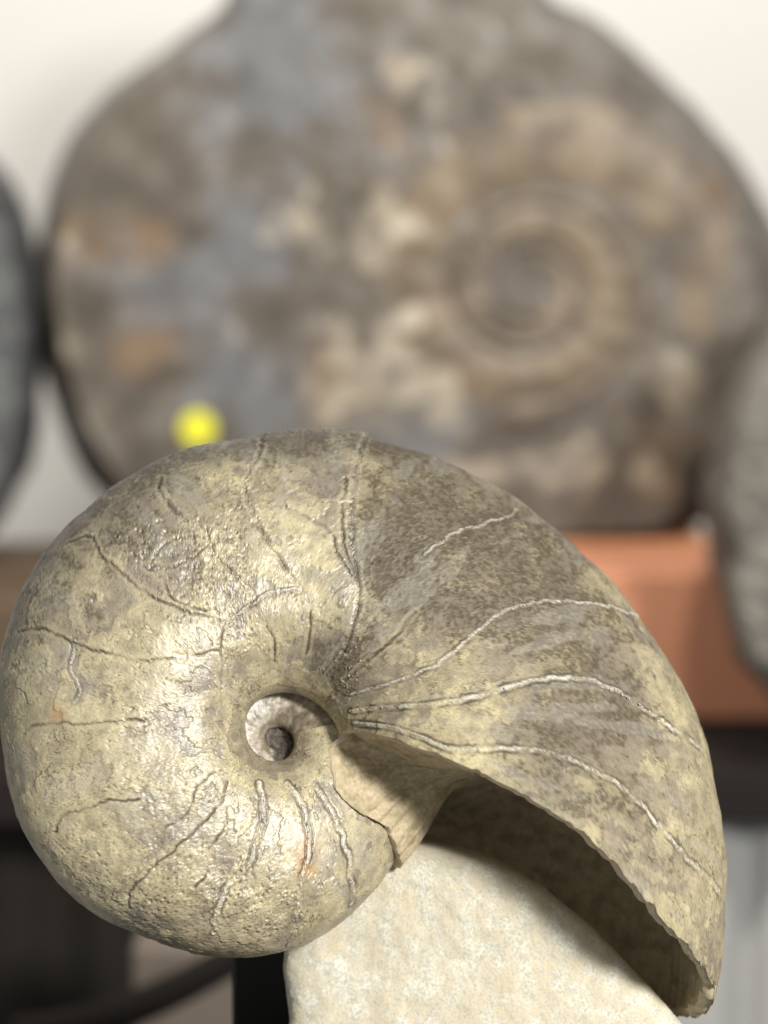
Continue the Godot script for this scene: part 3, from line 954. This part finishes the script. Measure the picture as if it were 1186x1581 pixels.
func build_shelf() -> void:
	var clay_bump := noise_map(0.03, 4, 512, 81)
	var clay := relief(mat(Color(.50, .215, .105), 0.85), clay_bump, 0.05, 12.0)
	var clay2 := relief(mat(Color(.46, .205, .118), 0.85), clay_bump, 0.05, 12.0)
	var black := relief(mat(Color(.016, .013, .0125), 0.9), clay_bump, 0.02, 20.0)
	black.metallic_specular = 0.25
	# the black board on which all stands: its top is 0.296 under the eye
	var board := part("display_shelf", box(Vector3(1.9, 0.027, 0.60), 0.002), black)
	board.position = Vector3(0.1, EYE.y - 0.296 - 0.027, EYE.z - 1.20 - 0.30)
	tag(board, "long black shelf board under the stones and terracotta blocks", "shelf")
	# terracotta: a block in front and the flatter block behind it
	var front := part("terracotta_block", box(Vector3(0.29, 0.0810, 0.075), 0.003), clay2)
	front.position = drop_at(1.345, 0.296, 1085)
	tag(front, "orange terracotta block with a plain front below the big slab, beside the grey stone", "block")
	var back := part("terracotta_block", box(Vector3(0.30, 0.0830, 0.17), 0.003), clay)
	back.position = drop_at(1.475, 0.296, 680)
	tag(back, "orange terracotta block carrying the big slab, behind the front block", "block")
	var wood := relief(mat(Color(.085, .054, .030), 0.75), clay_bump, 0.03, 8.0)
	var plank := part("wooden_riser", box(Vector3(0.40, 0.070, 0.20), 0.003), wood)
	plank.position = drop_at(1.385, 0.296, 0)
	tag(plank, "dark brown wooden riser under the dark stone at the left", "riser")
	# under the shelf
	var grey := relief(mat(Color(.34, .345, .34), 0.8), clay_bump, 0.05, 6.0)
	var pts := PackedVector3Array()
	for i in 60:
		for j in 90:
			var x := j / 89.0
			pts.append(Vector3(lerpf(-0.09, 0.16, x), -0.62 * i / 59.0, 0.006 * sin(x * 31.0) + 0.004 * sin(x * 67.0 + i * 0.02)))
	var cloth := part("grey_cloth", grid_mesh(pts, PackedColorArray(), 60, 90, true), grey)
	cloth.position = drop_at(1.225, 0.323, 1180)
	tag(cloth, "light grey cloth hanging in soft folds below the shelf at the right", "cloth")
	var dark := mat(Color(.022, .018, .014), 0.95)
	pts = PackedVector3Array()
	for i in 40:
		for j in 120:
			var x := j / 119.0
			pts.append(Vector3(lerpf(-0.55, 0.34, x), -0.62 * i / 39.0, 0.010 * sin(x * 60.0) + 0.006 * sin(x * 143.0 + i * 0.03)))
	var shade_sheet := part("dark_shade_sheet", grid_mesh(pts, PackedColorArray(), 40, 120, true), dark)  # near-black sheet whose colour stands for the shade under the shelf
	shade_sheet.position = drop_at(1.30, 0.323, 700)
	tag(shade_sheet, "near black sheet added to stand for the shade below the shelf, behind the taupe box", "shade_sheet")
	var taupe := relief(mat(Color(.105, .086, .070), 0.8), clay_bump, 0.02, 20.0)
	var carton := part("taupe_box", box(Vector3(0.052, 0.24, 0.08), 0.002), taupe)
	var c := seen(300, 1462, 1.05)
	carton.position = c - Vector3(0, 0.24, 0.04)
	tag(carton, "plain taupe box standing in the shade behind the nautilus rock", "box")
	# a loose dark strap that hangs in front of the box
	var felt := mat(Color(.014, .012, .011), 1.0)
	felt.metallic_specular = 0.15
	var strap := PackedVector3Array()
	for i in 41:
		var t := i / 40.0
		var mid_p := seen(lerpf(400, 20, t), lerpf(1455, 1600, t) + 28.0 * sin(PI * t), 0.97)
		for k in 9:
			var a := TAU * k / 8.0
			strap.append(mid_p + Vector3(0, sin(a) * 0.0075, cos(a) * 0.003))
	var band := part("strap", grid_mesh(strap, PackedColorArray(), 41, 9, true), felt)
	tag(band, "black strap slung aslant before the taupe box", "strap")
	# the stand of the nautilus
	var metal := mat(Color(.008, .008, .008), 0.45)
	var foot := seen(740, 1762, FOCUS)
	var stand := thing("display_stand", foot - Vector3(0, 0.012, 0), "black metal stand with an upright post behind the nautilus rock", "stand")
	var plate := part("base_plate", box(Vector3(0.20, 0.012, 0.15), 0.002), metal, stand)
	plate.position = Vector3(-0.01, -0.001, 0.0)
	var post := part("post", box(Vector3(0.024, 0.075, 0.012), 0.001), metal, stand)
	var top := seen(428, 1450, 0.685)
	post.position = Vector3(top.x, foot.y, top.z) - stand.position

func build_lamp(where: Vector3, to: Vector3, size: Vector2, energy: float, tint: Color, called: String, label: String) -> void:
	var root := thing(called, where, label, "lamp")
	root.look_at_from_position(where, to, Vector3.UP if absf((to - where).normalized().y) < 0.95 else Vector3.BACK)
	var shell := part("housing", box(Vector3(size.x + 0.03, 0.05, size.y + 0.03), 0.004), mat(Color(.5, .5, .5), 0.5), root)
	shell.rotation.x = -PI / 2.0
	shell.position = Vector3(0, 0, 0.062)
	var glow := mat(Color(.8, .8, .8), 0.5)
	glow.emission_enabled = true
	glow.emission = tint
	glow.emission_energy_multiplier = 1.0
	var pane := part("diffuser", box(Vector3(size.x, 0.004, size.y), 0.001), glow, root)
	pane.rotation.x = -PI / 2.0
	pane.position = Vector3(0, 0, 0.008)
	var l := AreaLight3D.new()
	l.name = "lamp_light"
	l.area_size = size
	l.area_normalize_energy = true
	l.light_energy = energy
	l.light_color = tint
	l.shadow_enabled = true
	l.set("area_range", 12.0)
	root.add_child(l, true)

func build_spot(where: Vector3, to: Vector3, energy: float, called: String, label: String) -> void:
	var root := thing(called, where, label, "lamp", "added round spot lamps")
	root.look_at_from_position(where, to, Vector3.UP)
	var can := CylinderMesh.new()
	can.top_radius = 0.05
	can.bottom_radius = 0.05
	can.height = 0.14
	var body := part("housing", can, mat(Color(.4, .4, .4), 0.5), root)
	body.rotation.x = PI / 2.0
	body.position.z = 0.085
	var glow := mat(Color(.8, .8, .8), 0.5)
	glow.emission_enabled = true
	glow.emission = Color(1.0, .97, .92)
	glow.emission_energy_multiplier = 1.0
	var lens := CylinderMesh.new()
	lens.top_radius = 0.042
	lens.bottom_radius = 0.042
	lens.height = 0.004
	var pane := part("diffuser", lens, glow, root)
	pane.rotation.x = PI / 2.0
	pane.position.z = 0.012
	var l := SpotLight3D.new()
	l.name = "spot_light"
	l.spot_angle = 39.0
	l.spot_range = 12.0
	l.spot_attenuation = 2.0
	l.spot_angle_attenuation = 0.35
	l.light_size = 0.042
	l.light_energy = energy
	l.light_color = Color(1.0, .97, .92)
	l.shadow_enabled = true
	l.position.z = -0.045
	root.add_child(l, true)

func _ready() -> void:
	fwd = Vector3(0, -sin(deg_to_rad(PITCH)), -cos(deg_to_rad(PITCH)))
	up = Vector3(0, cos(deg_to_rad(PITCH)), -sin(deg_to_rad(PITCH)))
	var cam := Camera3D.new()
	cam.name = "camera"
	cam.position = EYE
	cam.rotation.x = deg_to_rad(-PITCH)
	var lens := CameraAttributesPhysical.new()
	lens.frustum_focal_length = 59.3
	lens.frustum_focus_distance = FOCUS - 0.022
	lens.frustum_near = 0.02
	lens.frustum_far = 20.0
	lens.exposure_aperture = 5.0
	cam.attributes = lens
	add_child(cam)
	cam.current = true
	var env := Environment.new()
	env.background_mode = Environment.BG_COLOR
	env.background_color = Color(.30, .295, .285).linear_to_srgb()
	env.tonemap_mode = Environment.TONE_MAPPER_LINEAR
	env.tonemap_exposure = 1.0
	env.sdfgi_enabled = true
	env.ssao_enabled = true
	env.ssil_enabled = true
	var we := WorldEnvironment.new()
	we.name = "world_environment"
	we.environment = env
	add_child(we)
	prepare_coil()
	var middle := seen(560, 1120, FOCUS)
	build_lamp(middle + (Vector3.RIGHT * .48 + up * .32 - fwd * .82) * 1.35, middle, Vector2(.18, .18), 2.75, Color(1.0, .985, .955), "spot_panel_lamp", "small square lamp above and to the right of the nautilus")
	build_spot(Vector3(-0.32, EYE.y + 0.75, EYE.z - 0.66), Vector3(-0.16, EYE.y - 0.12, EYE.z - 1.45), 0.92, "added_spot_lamp", "unseen round spot lamp added above the shelf, nearer the dark stone")  # unseen lamp, added to light slab and wall evenly
	build_spot(Vector3(0.16, EYE.y + 0.75, EYE.z - 0.66), Vector3(0.16, EYE.y - 0.12, EYE.z - 1.45), 0.92, "added_spot_lamp", "unseen round spot lamp added above the shelf, nearer the grey stone")  # second of the added pair, also out of view
	build_spot(Vector3(0.0, EYE.y + 0.95, EYE.z - 1.64), Vector3(0.0, EYE.y + 0.05, EYE.z - 2.0), 0.6, "added_wall_lamp", "unseen round lamp added to brighten the wall behind the big slab")  # unseen wash, added to lift the shadows on the wall
	# the wall behind
	var plaster := relief(mat(Color(.60, .598, .588), 0.9), noise_map(0.02, 4, 512, 91), 0.05, 4.0)
	var wall := part("back_wall", box(Vector3(5.0, 3.2, 0.1), 0.002), plaster)
	wall.position = Vector3(0, 0, EYE.z - 2.05)
	tag(wall, "plain off white wall behind the stones", "", "", "structure")
	build_shelf()
	build_slab()
	build_side_stones()
	build_fossil()
